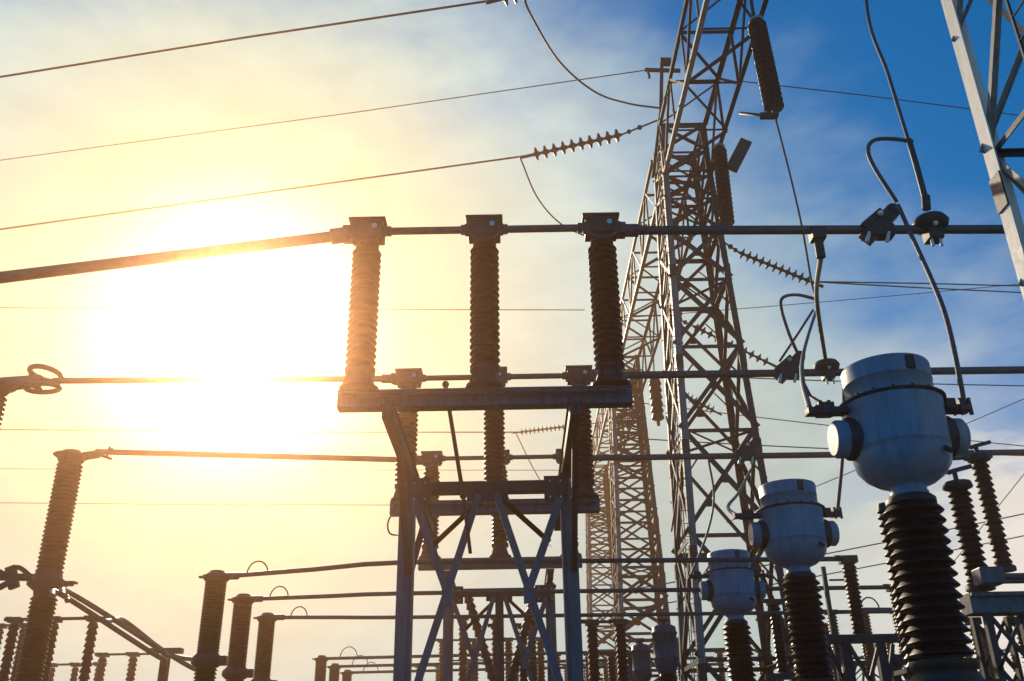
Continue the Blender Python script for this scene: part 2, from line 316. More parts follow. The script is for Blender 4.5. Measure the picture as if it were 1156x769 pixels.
# ------------------------------------------------------------------ tall columns at left
def tall_column(X, Y, label):
    r = root('insulator_column', (X, Y, 0), label, 'insulator column', 'tall two stage insulator columns at left')
    MB().box((X, Y, -.1), (1.3, 1.3, 1.0)).build('footing', 'conc', r, .03)
    b = MB()
    for i in (-1, 1):
        for j in (-1, 1): b.angle((X + i * .45, Y + j * .45, .4), (X + i * .38, Y + j * .38, 2.4), .12, (-i, 0, 0), (0, -j, 0))
    for k in range(2):
        for s_ in (-1, 1):
            b.bar((X - .44, Y + s_ * .43, .5 + k), (X + .42, Y + s_ * .42, 1.4 + k), .06, .02); b.bar((X + s_ * .43, Y - .44, .5 + k), (X + s_ * .42, Y + .42, 1.4 + k), .06, .02)
    b.box((X, Y, 2.44), (1.0, 1.0, .08)); b.build('steel_stand', 'galv', r)
    MB().lathe((X, Y, 2.48), (X, Y, 2.75), [(0, .42), (.5, .42), (.6, .36), (1, .36)], 24).build('lower_flange', 'cast', r)
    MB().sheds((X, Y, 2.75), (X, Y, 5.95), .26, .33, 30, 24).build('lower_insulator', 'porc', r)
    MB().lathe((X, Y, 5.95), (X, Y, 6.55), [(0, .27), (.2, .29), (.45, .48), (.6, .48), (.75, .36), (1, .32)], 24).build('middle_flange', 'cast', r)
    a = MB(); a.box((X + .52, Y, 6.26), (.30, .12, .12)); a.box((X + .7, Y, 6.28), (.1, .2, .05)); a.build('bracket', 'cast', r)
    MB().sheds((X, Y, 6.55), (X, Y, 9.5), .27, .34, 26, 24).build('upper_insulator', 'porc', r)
    c = MB(); c.lathe((X, Y, 9.5), (X, Y, 9.82), [(0, .30), (.25, .34), (.5, .40), (.62, .48), (.68, .34), (1, .24)], 24); c.build('cap', 'cast', r)
    t = MB(); t.bar((X + .2, Y, 9.66), (X + .75, Y, 9.74), .2, .12, (0, 0, 1)); t.bar((X + .75, Y, 9.74), (X + 1.1, Y, 9.86), .09, .07, (0, 0, 1)); t.bar((X + .75, Y - .1, 9.70), (X + 1.15, Y - .1, 9.55), .07, .05, (0, 0, 1))
    t.bar((X + .95, Y + .02, 9.62), (X + .99, Y + .02, 9.95), .05, .05); t.build('line_terminal', 'cast', r)
    return r
cC = tall_column(-12.05, 24.2, 'tall ribbed column glowing orange at left, its clamp pointing right')
cB = dup(cC, (.42, -5.0, .0), 'ribbed column at the left edge carrying a corona ring')
rg = MB()
c0 = P(50, 430, 19.2)
rg.ring(c0 + V(0, 0, .17), .34, .06, (.12, .12, 1)); rg.ring(c0 - V(0, 0, .17), .34, .06, (-.1, -.12, 1)); rg.bar(c0 - V(.95, 0, .05), c0 - V(.1, 0, 0), .22, .2, (0, 0, 1))
for a in (0, PI): rg.bar(c0 + V(.34 * math.cos(a), 0, -.17), c0 + V(.34 * math.cos(a), 0, .17), .06, .06)
tag(rg.build('corona_ring', 'alu'), 'pair of corona rings round the busbar end at left edge', 'corona ring')

# breaker poles with bars running to the frame
def pole(X, Y, zt, rr, xr, zr, label, grp, loop=True):
    r = root('breaker_pole', (X, Y, 0), label, 'breaker pole', grp)
    MB().box((X, Y, -.45), (1, 1, 1.5)).build('footing', 'conc', r, .02)
    MB().bar((X, Y, .3), (X, Y, 2.2), .3, .3).box((X, Y, 2.22), (.7, .7, .06)).build('stand', 'galv', r)
    MB().box((X, Y, 2.45), (.5, .6, .4)).build('gear_box', 'paint', r, .03)
    zf = zt - 1.72 if rr > .15 else zt - 1.9
    MB().sheds((X, Y, 2.65), (X, Y, zf - .12), rr * .78, rr, 14, 18).build('support_insulator', 'porc', r)
    MB().lathe((X, Y, zf - .12), (X, Y, zf + .12), [(0, rr), (.3, rr * 1.35), (.7, rr * 1.35), (1, rr * 1.05)], 18).box((X + rr * 1.4, Y, zf), (.16, .14, .18)).build('middle_flange', 'cast', r)
    MB().sheds((X, Y, zf + .12), (X, Y, zt - .14), rr * .86, rr, 26, 20).build('chamber_insulator', 'porc', r)
    MB().lathe((X, Y, zt - .14), (X, Y, zt + .06), [(0, rr * 1.05), (.3, rr * 1.3), (.45, rr * 1.3), (.6, rr * 1.0), (1, rr * .6)], 18).box((X - rr * 1.25, Y, zt - .06), (.16, .08, .04)).box((X + rr * 1.4, Y, zt - .06), (.3, .12, .05)).build('cap', 'cast', r)
    return r
grp = 'breaker poles left of the frame'; grb = 'bars from the breaker poles'
arc = lambda a, rad, n=10: [a + V(rad * (1 - math.cos(PI * i / n)), 0, rad * 1.25 * math.sin(PI * i / n)) for i in range(n + 1)]
first = None
for i, (px, py, Y, x2, y2, xe) in enumerate([(245, 648, 19.5, 455, 635, 4.2), (275, 674, 22.5, 455, 670, 4.6), (302, 695, 25.5, 455, 697, 5.0)]):
    t = P(px, py, Y); nm = ['tallest and leftmost', 'middle', 'rightmost and lowest'][i]
    if first is None: first = pole(t.x, Y, t.z, .225, 0, 0, nm + ' glowing breaker pole of the three left of the frame', grp)
    else: dup(first, Vector((t.x, Y, t.z)) - Vector((first.location.x, 19.5, P(245, 648, 19.5).z)) , nm + ' glowing breaker pole of the three left of the frame')
    a = t + V(.2, 0, -.05); b2 = P(x2, y2, Y); d = (b2 - a); e_ = P(*[(957, 631), (1010, 663), (1042, 690)][i], Y)
    m_ = MB(); m_.tube(smooth_path([a, a.lerp(b2, .5), b2, b2.lerp(e_, .5), e_], 3), .05, 12); m_.cyl(a - V(.05, 0, 0), a + V(.25, 0, 0), .075, 12)
    tag(m_.build('connecting_bar', 'alu'), ['upper', 'middle', 'lower'][i] + ' bar running right from the ' + nm + ' breaker pole', 'bar', grb)
    lp = MB(); lp.tube(arc(a + d.normalized() * .42, .22), .016)
    tag(lp.build('jumper_loop', 'wire'), 'small arched wire on the bar beside the ' + nm + ' breaker pole', 'wire loop', 'jumper loops on the bars')
grp2 = 'far breaker poles'
f2 = None
for i, (px, py, Y, xe) in enumerate([(363, 742, 37, 8), (378, 751, 40, 8), (392, 758, 43, 9)]):
    t = P(px, py, Y); nm = ['nearest', 'middle', 'farthest'][i]
    if f2 is None: f2 = pole(t.x, Y, t.z, .22, 0, 0, nm + ' of three small dark breaker poles at bottom left of the frame', grp2)
    else: dup(f2, Vector((t.x, Y, t.z)) - Vector((f2.location.x, 37, P(363, 742, 37).z)), nm + ' of three small dark breaker poles at bottom left of the frame')
    a = t + V(.2, 0, -.05); m_ = MB(); m_.cyl(a, (xe, Y, a.z + .08), .06, 10)
    tag(m_.build('connecting_bar', 'alu'), nm + ' low thin bar running right from the small dark poles', 'bar', grb)
    lp = MB(); lp.tube(arc(a + V(.5, 0, 0), .33), .018)
    tag(lp.build('jumper_loop', 'wire'), 'tiny arched wire on the ' + nm + ' low thin bar', 'wire loop', 'jumper loops on the bars')
dup(first, Vector((0, 0, 0)) , 'x') if False else None

# ------------------------------------------------------------------ current transformers
def make_ct(X, Y, z0, label):
    r = root('current_transformer', (X, Y, 0), label, 'current transformer', 'current transformers with blue-grey heads')
    MB().box((X, Y, -.45), (1.1, 1.1, 1.5)).build('footing', 'conc', r, .02)
    b = MB()
    for i in (-1, 1):
        for j in (-1, 1): b.angle((X + i * .34, Y + j * .34, .3), (X + i * .30, Y + j * .30, 2.2), .09, (-i, 0, 0), (0, -j, 0))
    for k in range(2):
        for s_ in (-1, 1):
            b.bar((X - .33, Y + s_ * .33, .4 + k * .9), (X + .33, Y + s_ * .33, 1.25 + k * .9), .05, .015); b.bar((X + s_ * .33, Y + .33, .4 + k * .9), (X + s_ * .33, Y - .33, 1.25 + k * .9), .05, .015)
    b.box((X, Y, 2.23), (.8, .8, .06)); b.build('stand', 'galv', r)
    b = MB(); b.lathe((X, Y, 2.26), (X, Y, 2.74), [(0, .36), (.6, .36), (.8, .30), (.82, .34), (1, .34)], 24); b.box((X + .38, Y, 2.42), (.2, .26, .26)); b.build('base_tank', 'cast', r)
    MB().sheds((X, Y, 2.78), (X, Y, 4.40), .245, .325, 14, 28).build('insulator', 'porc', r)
    MB().lathe((X, Y, 4.40), (X, Y, 4.49), [(0, .27), (.6, .27), (1, .23)], 24).build('insulator_flange', 'cast', r)
    dv = MB(); dv.cyl((X + .3, Y - .44, 4.92), (X + .34, Y - .50, 4.86), .03, 8); dv.build('drain_valve', 'cast', r)
    h = MB(); H = V(X, Y, 4.48); T = V(X, Y, 5.58)
    h.lathe(H, T, [(0, .21), (.05, .21), (.07, .19), (.11, .21), (.15, .32), (.22, .43), (.31, .505), (.43, .535), (.50, .54), (.505, .548), (.515, .54), (.90, .55), (.925, .56), (1.0, .56)], 40)
    hd = h.build('head_tank', 'head', r)
    c = MB(); c.lathe((X, Y, 5.60), (X, Y, 6.06), [(0, .49), (.5, .493), (.505, .50), (.52, .494), (.9, .50), (.965, .485), (1, .43)], 40); c.build('expansion_cap', 'head', r)
    w = MB(); w.box((X + .10, Y - .487, 5.93), (.105, .045, .17)); w.build('oil_gauge', 'black', r, .01)
    f_ = MB(); f_.lathe((X, Y, 5.575), (X, Y, 5.615), [(0, .57), (.3, .60), (.7, .60), (1, .56)], 32)
    for k in range(16):
        a = 2 * PI * k / 16 + .1; f_.cyl((X + .54 * math.cos(a), Y + .54 * math.sin(a), 5.58), (X + .54 * math.cos(a), Y + .54 * math.sin(a), 5.645), .018, 6)
    f_.build('bolted_flange', 'cast', r)
    for s_ in (-1, 1):
        n = MB(); n.lathe((X + s_ * .40, Y, 5.18), (X + s_ * .75, Y, 5.18), [(0, .22), (.9, .22), (1, .185)], 24); no = n.build('side_port', 'head', r); n = MB(); n.lathe((X + s_ * .44, Y, 5.18), (X + s_ * .61, Y, 5.18), [(0, .25), (.8, .25), (1, .225)], 24, False); n.build('collar', 'cast', no)
        ln = 1.02 if s_ < 0 else .86
        t = MB(); t.bar((X + s_ * .56, Y - .06, 5.50), (X + s_ * ln, Y - .06, 5.50), .07, .16); t.bar((X + s_ * .72, Y - .06, 5.52), (X + s_ * (ln - .12), Y - .06, 5.52), .13, .2)
        for k in (0, .1): t.cyl((X + s_ * (.76 + k), Y - .1, 5.42), (X + s_ * (.76 + k), Y - .1, 5.62), .025, 8)
        t.build('line_terminal', 'cast', r)
    e = MB(); e.box((X + .60, Y - .10, 5.53), (.12, .22, .12)); e.build('lifting_lug', 'cast', r, .01)
    r.location.z -= .13
    return r
ct1 = make_ct(4.42, 10.2, 0, 'largest, nearest current transformer with a blue-grey drum head')
ct2 = dup(ct1, (.47, 6.1, .33), 'middle-sized blue-grey drum head current transformer, second of the row')
ct3 = dup(ct1, (.67, 12.2, .44), 'smallest blue-grey drum head current transformer beside the lattice tower')
def arrester(X, Y, zt, label):
    r = root('post_insulator', (X, Y, 0), label, 'post insulator', 'slim post insulators behind the grey tanks')
    MB().box((X, Y, -.45), (.7, .7, 1.5)).build('footing', 'conc', r, .02)
    MB().bar((X, Y, .3), (X, Y, 2.6), .2, .2).box((X, Y, 2.62), (.4, .4, .05)).build('stand', 'galv', r)
    MB().sheds((X, Y, 2.65), (X, Y, zt - .1), .07, .125, 20, 16).build('insulator', 'porc', r)
    MB().lathe((X, Y, zt - .1), (X, Y, zt), [(0, .12), (1, .1)], 14).build('cap', 'cast', r)
    return r
ar = arrester(4.62, 11.4, 4.6, 'slim ribbed post just behind the largest grey tank column')
dup(ar, (.42, 6.1, .15), 'slim ribbed post just behind the middle-sized grey tank column')
dup(ar, (.62, 12.2, .15), 'slim ribbed post just behind the smallest grey tank column')

# ------------------------------------------------------------------ lattice gantry
ZBm, ZTm = 21.6, 23.9
BX0, BX1 = 5.68, 7.52
def tower(Y0, label, taper=.62, w=.20, matl='galv', bw=.105, dense=False, bm='galv'):
    """Y0 = front face at the top"""
    r = root('lattice_tower', ((BX0 + BX1) / 2, Y0 + .9, 0), label, 'lattice tower', 'lattice towers of the overhead gantry')
    dep = 2.2
    def corner(i, j, z):
        k = (ZBm - z) / ZBm * taper
        return V((BX1 + k) if i > 0 else (BX0 - k), (Y0 + dep + k) if j > 0 else (Y0 - k), z)
    for i in (-1, 1):
        for j in (-1, 1):
            l = MB(); l.angle(corner(i, j, .1), corner(i, j, ZTm + .1), w, (-i, 0, 0), (0, -j, 0), .02); lo = l.build('leg', matl if i < 0 or dense is None else 'galv', r)  # paler legs carry painted sunlight; right legs stay dark except on nearest tower
            MB().box(corner(i, j, 0) + V(0, 0, .12), (.7, .7, .5)).build('footing', 'conc', r, .03)
            if i < 0 and j < 0:
                l = MB()
                for k in range(52): c = corner(i, j, 2.5 + k * .4); l.cyl(c + V(.02, 0, 0), c + V(-.16, 0, 0), .012, 5)
                so_ = l.build('step_bolts', 'galv', lo); so_['kind'] = 'stuff'
            for z in (4.2, 7.6, 11, 14, 17.5):
                c = corner(i, j, z); l = MB(); l.box(c + V(-i * w * .5, j * .012, 0), (w * 1.0, .02, .45)); l.box(c + V(i * .012, -j * w * .5, 0), (.02, w * 1.0, .45))
                l.build('splice_plate', 'cast', lo)
    lv = [.8, 4.6, 8.2, 11.6, 14.6, 17.2, 19.2, 20.6, ZBm, 22.7, ZTm]
    if dense: lv = sorted(lv + [(a_ + b_) / 2 for a_, b_ in zip(lv[:7], lv[1:8])])
    faces = [((-1, -1), (1, -1), (0, 1, 0)), ((-1, 1), (1, 1), (0, -1, 0)), ((-1, -1), (-1, 1), (1, 0, 0)), ((1, -1), (1, 1), (-1, 0, 0))]
    for (a, b, inn) in faces:
        inn = Vector(inn)
        for k in range(len(lv) - 1):
            z0, z1 = lv[k], lv[k + 1]; A0, B0, A1, B1 = corner(*a, z0), corner(*b, z0), corner(*a, z1), corner(*b, z1)
            ww = bw * (1.25 if k < 6 else .95)
            x = MB(); x.angle(A0 + inn * .03, B1 + inn * .03, ww, inn, (0, 0, 1)); x.angle(B0 + inn * .045, A1 + inn * .045, ww, inn, (0, 0, 1))
            if k < 6:
                x.box((A0 + B1 + B0 + A1) / 4 + inn * .03, (.24 if abs(inn.x) < .5 else .012, .24 if abs(inn.y) < .5 else .012, .24))
                h0 = (A0 + A1) / 2; cen = (A0 + B1) / 2
                x.angle(h0 + inn * .05, h0.lerp(cen, .5) + V(0, 0, (z1 - z0) * .25) + inn * .05, .05, inn, (0, 0, 1))
                h0 = (B0 + B1) / 2
                x.angle(h0 + inn * .05, h0.lerp(cen, .5) + V(0, 0, (z1 - z0) * .25) + inn * .05, .05, inn, (0, 0, 1))
            x.build('cross_brace', bm, r)
            s_ = MB(); s_.angle(A1 + inn * .06, B1 + inn * .06, ww, inn, (0, 0, -1)); s_.build('strut', 'galv', r)
    for z in (11.6, 17.2, 20.6):
        x = MB(); x.angle(corner(-1, -1, z), corner(1, 1, z), .07, (0, 0, 1), (1, 0, 0)); x.angle(corner(1, -1, z - .08), corner(-1, 1, z - .08), .07, (0, 0, 1), (1, 0, 0)); x.build('plan_brace', 'galv', r)
    # climbing ladder on the left face
    ld = MB()
    for dy in (.75, 1.15): ld.bar((corner(-1, -1, .5).x + .1, Y0 + dy, .5), (BX0 + .08, Y0 + dy, ZTm), .03, .03)
    for k in range(66): z = .8 + k * .34; xx = (BX0 - (ZBm - z) / ZBm * taper) if z < ZBm else BX0; ld.cyl((xx + .09, Y0 + .75, z), (xx + .09, Y0 + 1.15, z), .012, 6)
    ld.build('ladder', 'galv', r)
    return r
def beam(Ya, Yb, label):
    r = root('gantry_beam', ((BX0 + BX1) / 2, Ya, ZBm), label, 'gantry beam', 'lattice beams spanning the gantry towers')
    w = .15
    for x, i in ((BX0, 1), (BX1, -1)):
        for z, k in ((ZBm, 1), (ZTm, -1)):
            c = MB(); c.angle((x, Ya, z), (x, Yb, z), w, (i, 0, 0), (0, 0, k), .016); c.build('chord', ('galv_sunlit_bright' if Ya < 20 else 'galv_sunlit') if x == BX0 and k == 1 else 'galv', r)  # lower left chord paler: sunlight painted into its steel
    n = max(2, round((Yb - Ya) / 2.3)); st = (Yb - Ya) / n
    for k in range(n):
        y0, y1 = Ya + k * st, Ya + (k + 1) * st; f_ = k % 2 == 0
        for z, dz in ((ZBm, .03), (ZTm, -.03)):
            p = MB(); a, b = ((BX0, y0), (BX1, y1)) if f_ else ((BX1, y0), (BX0, y1))
            p.angle((*a, z + dz), (*b, z + dz), .085, (0, 0, 1 if dz > 0 else -1), (1, 0, 0)); p.angle((BX0, y1, z + dz * 2), (BX1, y1, z + dz * 2), .08, (0, 0, 1 if dz > 0 else -1), (0, -1, 0)); p.build('lacing_panel', 'galv', r)
        for x, dx in ((BX0, .03), (BX1, -.03)):
            p = MB(); a, b = ((y0, ZBm), (y1, ZTm)) if f_ else ((y0, ZTm), (y1, ZBm))
            p.angle((x + dx, *a), (x + dx, *b), .085, (1 if dx > 0 else -1, 0, 0), (0, 0, 1)); p.angle((x + dx * 2, y1, ZBm), (x + dx * 2, y1, ZTm), .08, (1 if dx > 0 else -1, 0, 0), (0, -1, 0)); p.build('lacing_panel', 'galv', r)
    return r
T0Y, T1Y, T2Y, T3Y = 6.9, 28.5, 50.0, 71.5
tower(T0Y, 'nearest lattice tower, a bright cream leg at the right edge', .05, .23, 'galv_sunlit_bright', .06, None, 'galv_sunlit')
t1 = tower(T1Y, 'big lattice tower standing in full view behind the busbars', .66, .22, 'galv_sunlit')
t2 = tower(T2Y, 'second lattice tower, smaller and partly behind the big one', .66, .24, 'galv_sunlit', .12, True)
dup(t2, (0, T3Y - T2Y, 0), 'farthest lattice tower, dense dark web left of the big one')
beam(T0Y + 2.3, T1Y - .05, 'overhead lattice beam leading from the big tower out over the camera')
b1 = beam(T1Y + 2.26, T2Y - .05, 'lattice beam leading away behind the big tower')
beam(T2Y + 2.26, T3Y - .05, 'farthest lattice beam beyond the second tower')

# ------------------------------------------------------------------ hanging insulators, drops, jumpers
def hang(p_top, p_bot, rs, n, label, name='suspension_insulator', grp='dark insulator columns hanging from the gantry beam', hang_from=None):
    p_top = Vector(p_top); p_bot = Vector(p_bot)
    r = root(name, p_bot, label, 'insulator', grp)
    MB().sheds(p_bot, p_top, rs * .72, rs, n, 20).build('insulator_body', 'porc', r)
    MB().lathe(p_top, p_top + (p_top - p_bot).normalized() * .16, [(0, rs * .8), (.6, rs * .8), (1, rs * .4)], 14).build('top_fitting', 'bolt', r)
    MB().lathe(p_bot, p_bot - (p_top - p_bot).normalized() * .22, [(0, rs * .7), (.2, rs * .3), (1, rs * .25)], 12).box(p_bot - (p_top - p_bot).normalized() * .26, (.14, .12, .12)).build('bottom_fitting', 'cast', r)
    if hang_from is not None:
        MB().cyl(p_top + (p_top - p_bot).normalized() * .14, hang_from, .035, 8).build('hanger_rod', 'galv', r)
    return r
hang(P(854, 26, 20.6), P(874, 122, 20.0), .27, 17, 'long dark ribbed insulator hanging from the beam, topmost in the sky right of the tower', hang_from=(BX1, 20.9, ZBm))
hang(P(812, 168, 26.8), P(821, 252, 26.3), .25, 17, 'dark ribbed insulator hanging in front of the big tower, above the busbar', hang_from=(BX1 - .1, 27.0, ZBm))
hang(P(766, 350, 44), P(768, 430, 44), .20, 12, 'ribbed string hanging deep inside the gantry beside the tower leg', hang_from=P(765, 318, 44.3))
hang(P(739, 428, 45), P(743, 474, 45), .33, 6, 'short string of five broad discs hanging between the two towers', hang_from=P(737, 392, 45.2))
hang((BX1, 13.2, ZBm - .25), (BX1 + .02, 13.1, ZBm - 3.0), .26, 20, 'dark ribbed insulator hanging overhead above the nearest busbar', hang_from=(BX1, 13.2, ZBm))
bx = MB(); bx.bar(P(842, 160, 26.5), P(826, 191, 26.5), .42, .25, (1, 0, .2))
tag(bx.build('junction_box', 'cast', None, .02), 'tilted dark box fixed at the right side of the tower', 'box')

def wire(pts, r, label, name='conductor', cat='wire', grp='overhead wires', m='wire', n=8):
    b = MB(); b.tube(pts, r, n); return tag(b.build(name, m), label, cat, grp)
wire(smooth_path([P(874, 128, 20), P(890, 190, 19.8), P(905, 255, 19.5), P(916, 318, 19.3), P(921, 335, 19.2)]), .028, 'drop wire descending right of the tower from the topmost hanging insulator', grp='drop wires')
wire(smooth_path([V(BX1 + .02, 13.1, ZBm - 3.2), P(978, 0, 13.2), P(1003, 85, 13.1), P(1026, 160, 13), P(1045, 222, 12.9)]), .032, 'drop wire slanting down through the blue sky to the nearest busbar', grp='drop wires')
s_ = MB(); s_.tube([P(1026, 158, 12.98), P(1034, 185, 12.94), P(1045, 226, 12.9)], .05, 10); s_.cyl(P(1045, 222, 12.9), P(1046, 236, 12.9), .07, 10)
tag(s_.build('wire_sleeve', 'cast'), 'thick ribbed sleeve at the lower end of the slanting drop wire', 'sleeve')
def bus_disc(c, sc, label):
    r = root('bus_connector', c, label, 'connector', 'dark connectors clamped on the busbars'); c = Vector(c)
    MB().lathe(c + V(0, -.02, -.02 * sc), c + V(0, -.02, .26 * sc), [(0, .17 * sc), (.2, .26 * sc), (.5, .29 * sc), (.8, .24 * sc), (1, .06 * sc)], 20).build('shield_disc', 'cast', r)
    MB().box(c + V(0, -.02, -.1 * sc), (.24 * sc, .26 * sc, .22 * sc)).build('clamp_body', 'cast', r, .01)
    b = MB()
    for dx in (-.07, .07): b.cyl(c + V(dx * sc, -.08, -.34 * sc), c + V(dx * sc, -.08, -.10 * sc), .026 * sc, 8)
    b.ball(c + V(-.02, -.22 * sc, .0), .045 * sc); b.build('bolt', 'bolt', r)
    return r
def bus_clamp(c, sc, label):
    r = root('tee_clamp', c, label, 'clamp', 'slanted clamps on the busbars'); c = Vector(c)
    b = MB(); b.bar(c + V(-.30, 0, -.16) * sc, c + V(.22, -.05, .34) * sc, .24 * sc, .16 * sc, (1, 0, -1)); b.bar(c + V(-.34, -.1, .02) * sc, c + V(.02, -.1, .32) * sc, .12 * sc, .1 * sc, (1, 0, -1)); b.ball(c + V(.22, -.05, .36) * sc, .12 * sc); b.box(c + V(-.08, 0, -.02) * sc, (.5 * sc, .24 * sc, .2 * sc))
    b.build('clamp_body', 'cast', r, .01)
    for dx in (-.32, .0):
        MB().cyl(c + V(dx, -.1, -.26) * sc, c + V(dx + .06, -.1, -.08) * sc, .032 * sc, 8).build('bolt', 'bolt', r)
    MB().ball(c + V(-.05, -.2, .22) * sc, .05 * sc).build('bolt', 'bolt', r)
    return r
pA = V(P(1050, 255, 13).x, 13, 9.54); bus_disc(pA, 1.0, 'round dark disc connector on the highest busbar at right')
pA2 = V(P(995, 258, 13).x, 13, 9.54); bus_clamp(pA2, 1.0, 'slanted dark clamp on the highest busbar with bright bolts')
pB = V(P(933, 415, 19.2).x, 19.2, 9.70); bus_disc(pB, 1.0, 'round dark disc connector on the middle busbar')
pB2 = V(P(893, 418, 19.2).x, 19.2, 9.68); bus_clamp(pB2, 1.05, 'slanted dark clamp on the middle busbar')
pC = V(P(848, 530, 25.2).x, 25.2, 9.70); bus_clamp(pC, 1.1, 'slanted dark clamp on the lowest long busbar')
wire(smooth_path([P(1030, 160, 13), P(1008, 157, 12.9), P(988, 158, 12.8), P(980, 168, 12.75), P(986, 187, 12.7), P(1012, 228, 12.7)]), .035, 'stiff bent jumper from the drop wire to the slanted clamp', grp='jumpers')
wire(smooth_path([P(1014, 232, 12.7), P(1030, 268, 12.3), P(1050, 312, 11.6), P(1066, 352, 11.0), P(1078, 400, 10.5), V(5.24, 10.14, 5.42)]), .034, 'long curved jumper dropping to right terminal of the largest grey tank', grp='jumpers')
pD = V(P(923, 268, 13).x, 13, 9.49); MBc = MB().cyl(pD + V(0, 0, .08), pD - V(0, 0, .42), .075, 12); MBc.box(pD, (.22, .22, .2))
tag(MBc.build('drop_clamp', 'cast'), 'short dark clamp under the highest busbar above the bent jumper', 'clamp')
wire(smooth_path([pD - V(0, 0, .38), P(922, 338, 16.5), V(P(933, 415, 19.2).x, 19.18, 9.94)]), .045, 'thick wire from the highest busbar down to the disc of the middle busbar', grp='drop wires')
wire(smooth_path([P(922, 338, 19.1), P(900, 333, 19.0), P(884, 336, 18.9), P(882, 348, 18.9), P(890, 375, 18.9), P(900, 398, 19.0)]), .038, 'stiff bent jumper above the middle busbar clamp', grp='jumpers')
wire(smooth_path([P(921, 352, 19.0), P(912, 380, 17), P(906, 405, 14.5), P(906, 430, 12), V(3.44, 10.14, 5.42)]), .034, 'curved jumper dropping to left terminal of the largest grey tank', grp='jumpers')
wire([P(918, 350, 19.0), P(902, 375, 19), P(880, 408, 19.2)], .028, 'short thin stay wire crossing the bent jumper', grp='jumpers')
wire([P(906, 430, 12), P(915, 448, 11), V(3.67, 10.14, 5.42)], .024, 'short stay wire by the left terminal of the largest grey tank', grp='jumpers')
wire(smooth_path([P(952, 425, 19.2), P(952, 500, 17.2), V(4.9 + .80, 16.24, 5.72)]), .035, 'straight jumper rising from right terminal of the middle grey tank', grp='jumpers')
wire(smooth_path([P(848, 530, 25.2), P(834, 556, 22), P(822, 572, 18.5), V(4.9 - .97, 16.24, 5.7)]), .035, 'jumper reaching the left terminal of the middle grey tank', grp='jumpers')
wire(smooth_path([P(800, 520, 25.2), P(806, 560, 25), P(799, 600, 24), V(5.1 - .97, 22.34, 5.82)]), .03, 'thin jumper from the lowest long busbar to the smallest grey tank', grp='jumpers')
wire(smooth_path([P(752, 470, 30), P(760, 500, 30), P(765, 545, 29.5), P(758, 600, 29)]), .03, 'curved wire hanging beside the left leg of the big tower', grp='jumpers')
w1 = P(862, 126, 19.9)
s_ = MB(); s_.tube([P(836, 128, 21.5), P(855, 130, 20.3), P(874, 131, 20)], .05, 8); s_.bar(P(858, 131, 20.1), P(878, 131, 20), .14, .14)
tag(s_.build('jumper_clamp', 'cast'), 'dark jumper clamp at the foot of the topmost hanging insulator', 'clamp')

# strain strings and lines
def strain(a, b, n, rs, label, ext=None):
    a = Vector(a); b = Vector(b); r = root('strain_insulator', a, label, 'insulator string', 'strain insulator strings of the overhead lines')
    for k in range(n):
        p = a.lerp(b, k / n); q = a.lerp(b, (k + 1) / n)
        MB().lathe(p, q, [(0, rs * .18), (.25, rs * .35), (.40, rs), (.50, rs), (.62, rs * .4), (1, rs * .18)], 14).build('disc', 'porc', r)
    if ext is not None: MB().cyl(b, ext, .035, 8).ball(b.lerp(Vector(ext), .2), .09).ball(b.lerp(Vector(ext), .5), .1).build('link_rod', 'cast', r)
    MB().cyl(a, a + (a - b).normalized() * .5, .06, 8).build('end_clamp', 'cast', r)
    return r
YL = 28.6
strain(P(601, 175, YL), P(702, 152, YL), 10, .25, 'horizontal string of discs against pale sky left of the tower', P(742, 136, YL))
wire([P(601, 175, YL), P(300, 217, 30.5), P(0, 259, 32.5), P(-300, 297, 34)], .035, 'overhead line running left from the horizontal disc string')
wire(smooth_path([P(588, 180, YL), P(606, 222, YL), P(632, 252, 27.5), P(668, 270, 26)]), .03, 'thin jumper curving down from the disc string behind the near switch', grp='jumpers')
Y0_ = 21.5
strain(P(566, -1, Y0_), P(668, -26, Y0_), 10, .25, 'disc string just above the frame at the end of the top line', P(760, -48, Y0_))
wire([P(566, -1, Y0_), P(280, 42, 23), P(0, 87, 24.5), P(-300, 134, 26)], .036, 'highest thick overhead line crossing the upper left sky')
wire(smooth_path([P(590, -8, Y0_), P(600, 18, 22), P(632, 70, 24), P(672, 104, 26), P(710, 117, 27.5), P(744, 122, 28.4)], 10), .036, 'long sagging jumper curving from top of the picture to the tower', grp='jumpers')
wire([P(738, 78, 29), P(400, 127, 34), P(0, 181, 40), P(-300, 222, 44)], .022, 'faint thin shield wire leaving the tower bracket to the left')
br = MB(); br.bar(P(728, 79, 29), P(768, 80, 29), .12, .12); br.bar(P(745, 70, 29), P(757, 70, 29), .2, .3); br.bar(P(747, 72, 29), P(746, 122, 28.9), .14, .12, (1, 0, 0)); br.bar(P(731, 80, 29), P(733, 88, 29), .1, .1); br.bar(P(746, 122, 28.9), P(737, 200, 28.7), .1, .1, (1, 0, 0))
tag(br.build('wire_bracket', 'cast'), 'small dark bracket on the left of the tower holding the shield wire', 'bracket')
wire([P(838, 92, 30), P(970, 107, 32), P(1095, 123, 34), P(1300, 150, 38)], .024, 'faint thin wire running right from the tower through blue sky')
strain(P(915, 318, 30.5), P(834, 285, 30.5), 11, .22, 'slanting string of discs right of the big tower', P(815, 272, 30.5))
for k, (dy, w_) in enumerate(((-2, 'upper'), (3, 'lower'))):
    wire([P(915, 318, 30.5), P(1040, 322 + dy, 33), P(1156, 326 + dy * 1.5, 36), P(1400, 330 + dy * 2, 42)], .028, w_ + ' wire of the twin lines running right from the slanting disc string')
strain(P(868, 410, 36), P(782, 368, 36), 11, .20, 'slanting disc string inside the big tower at mid height', P(765, 360, 36))
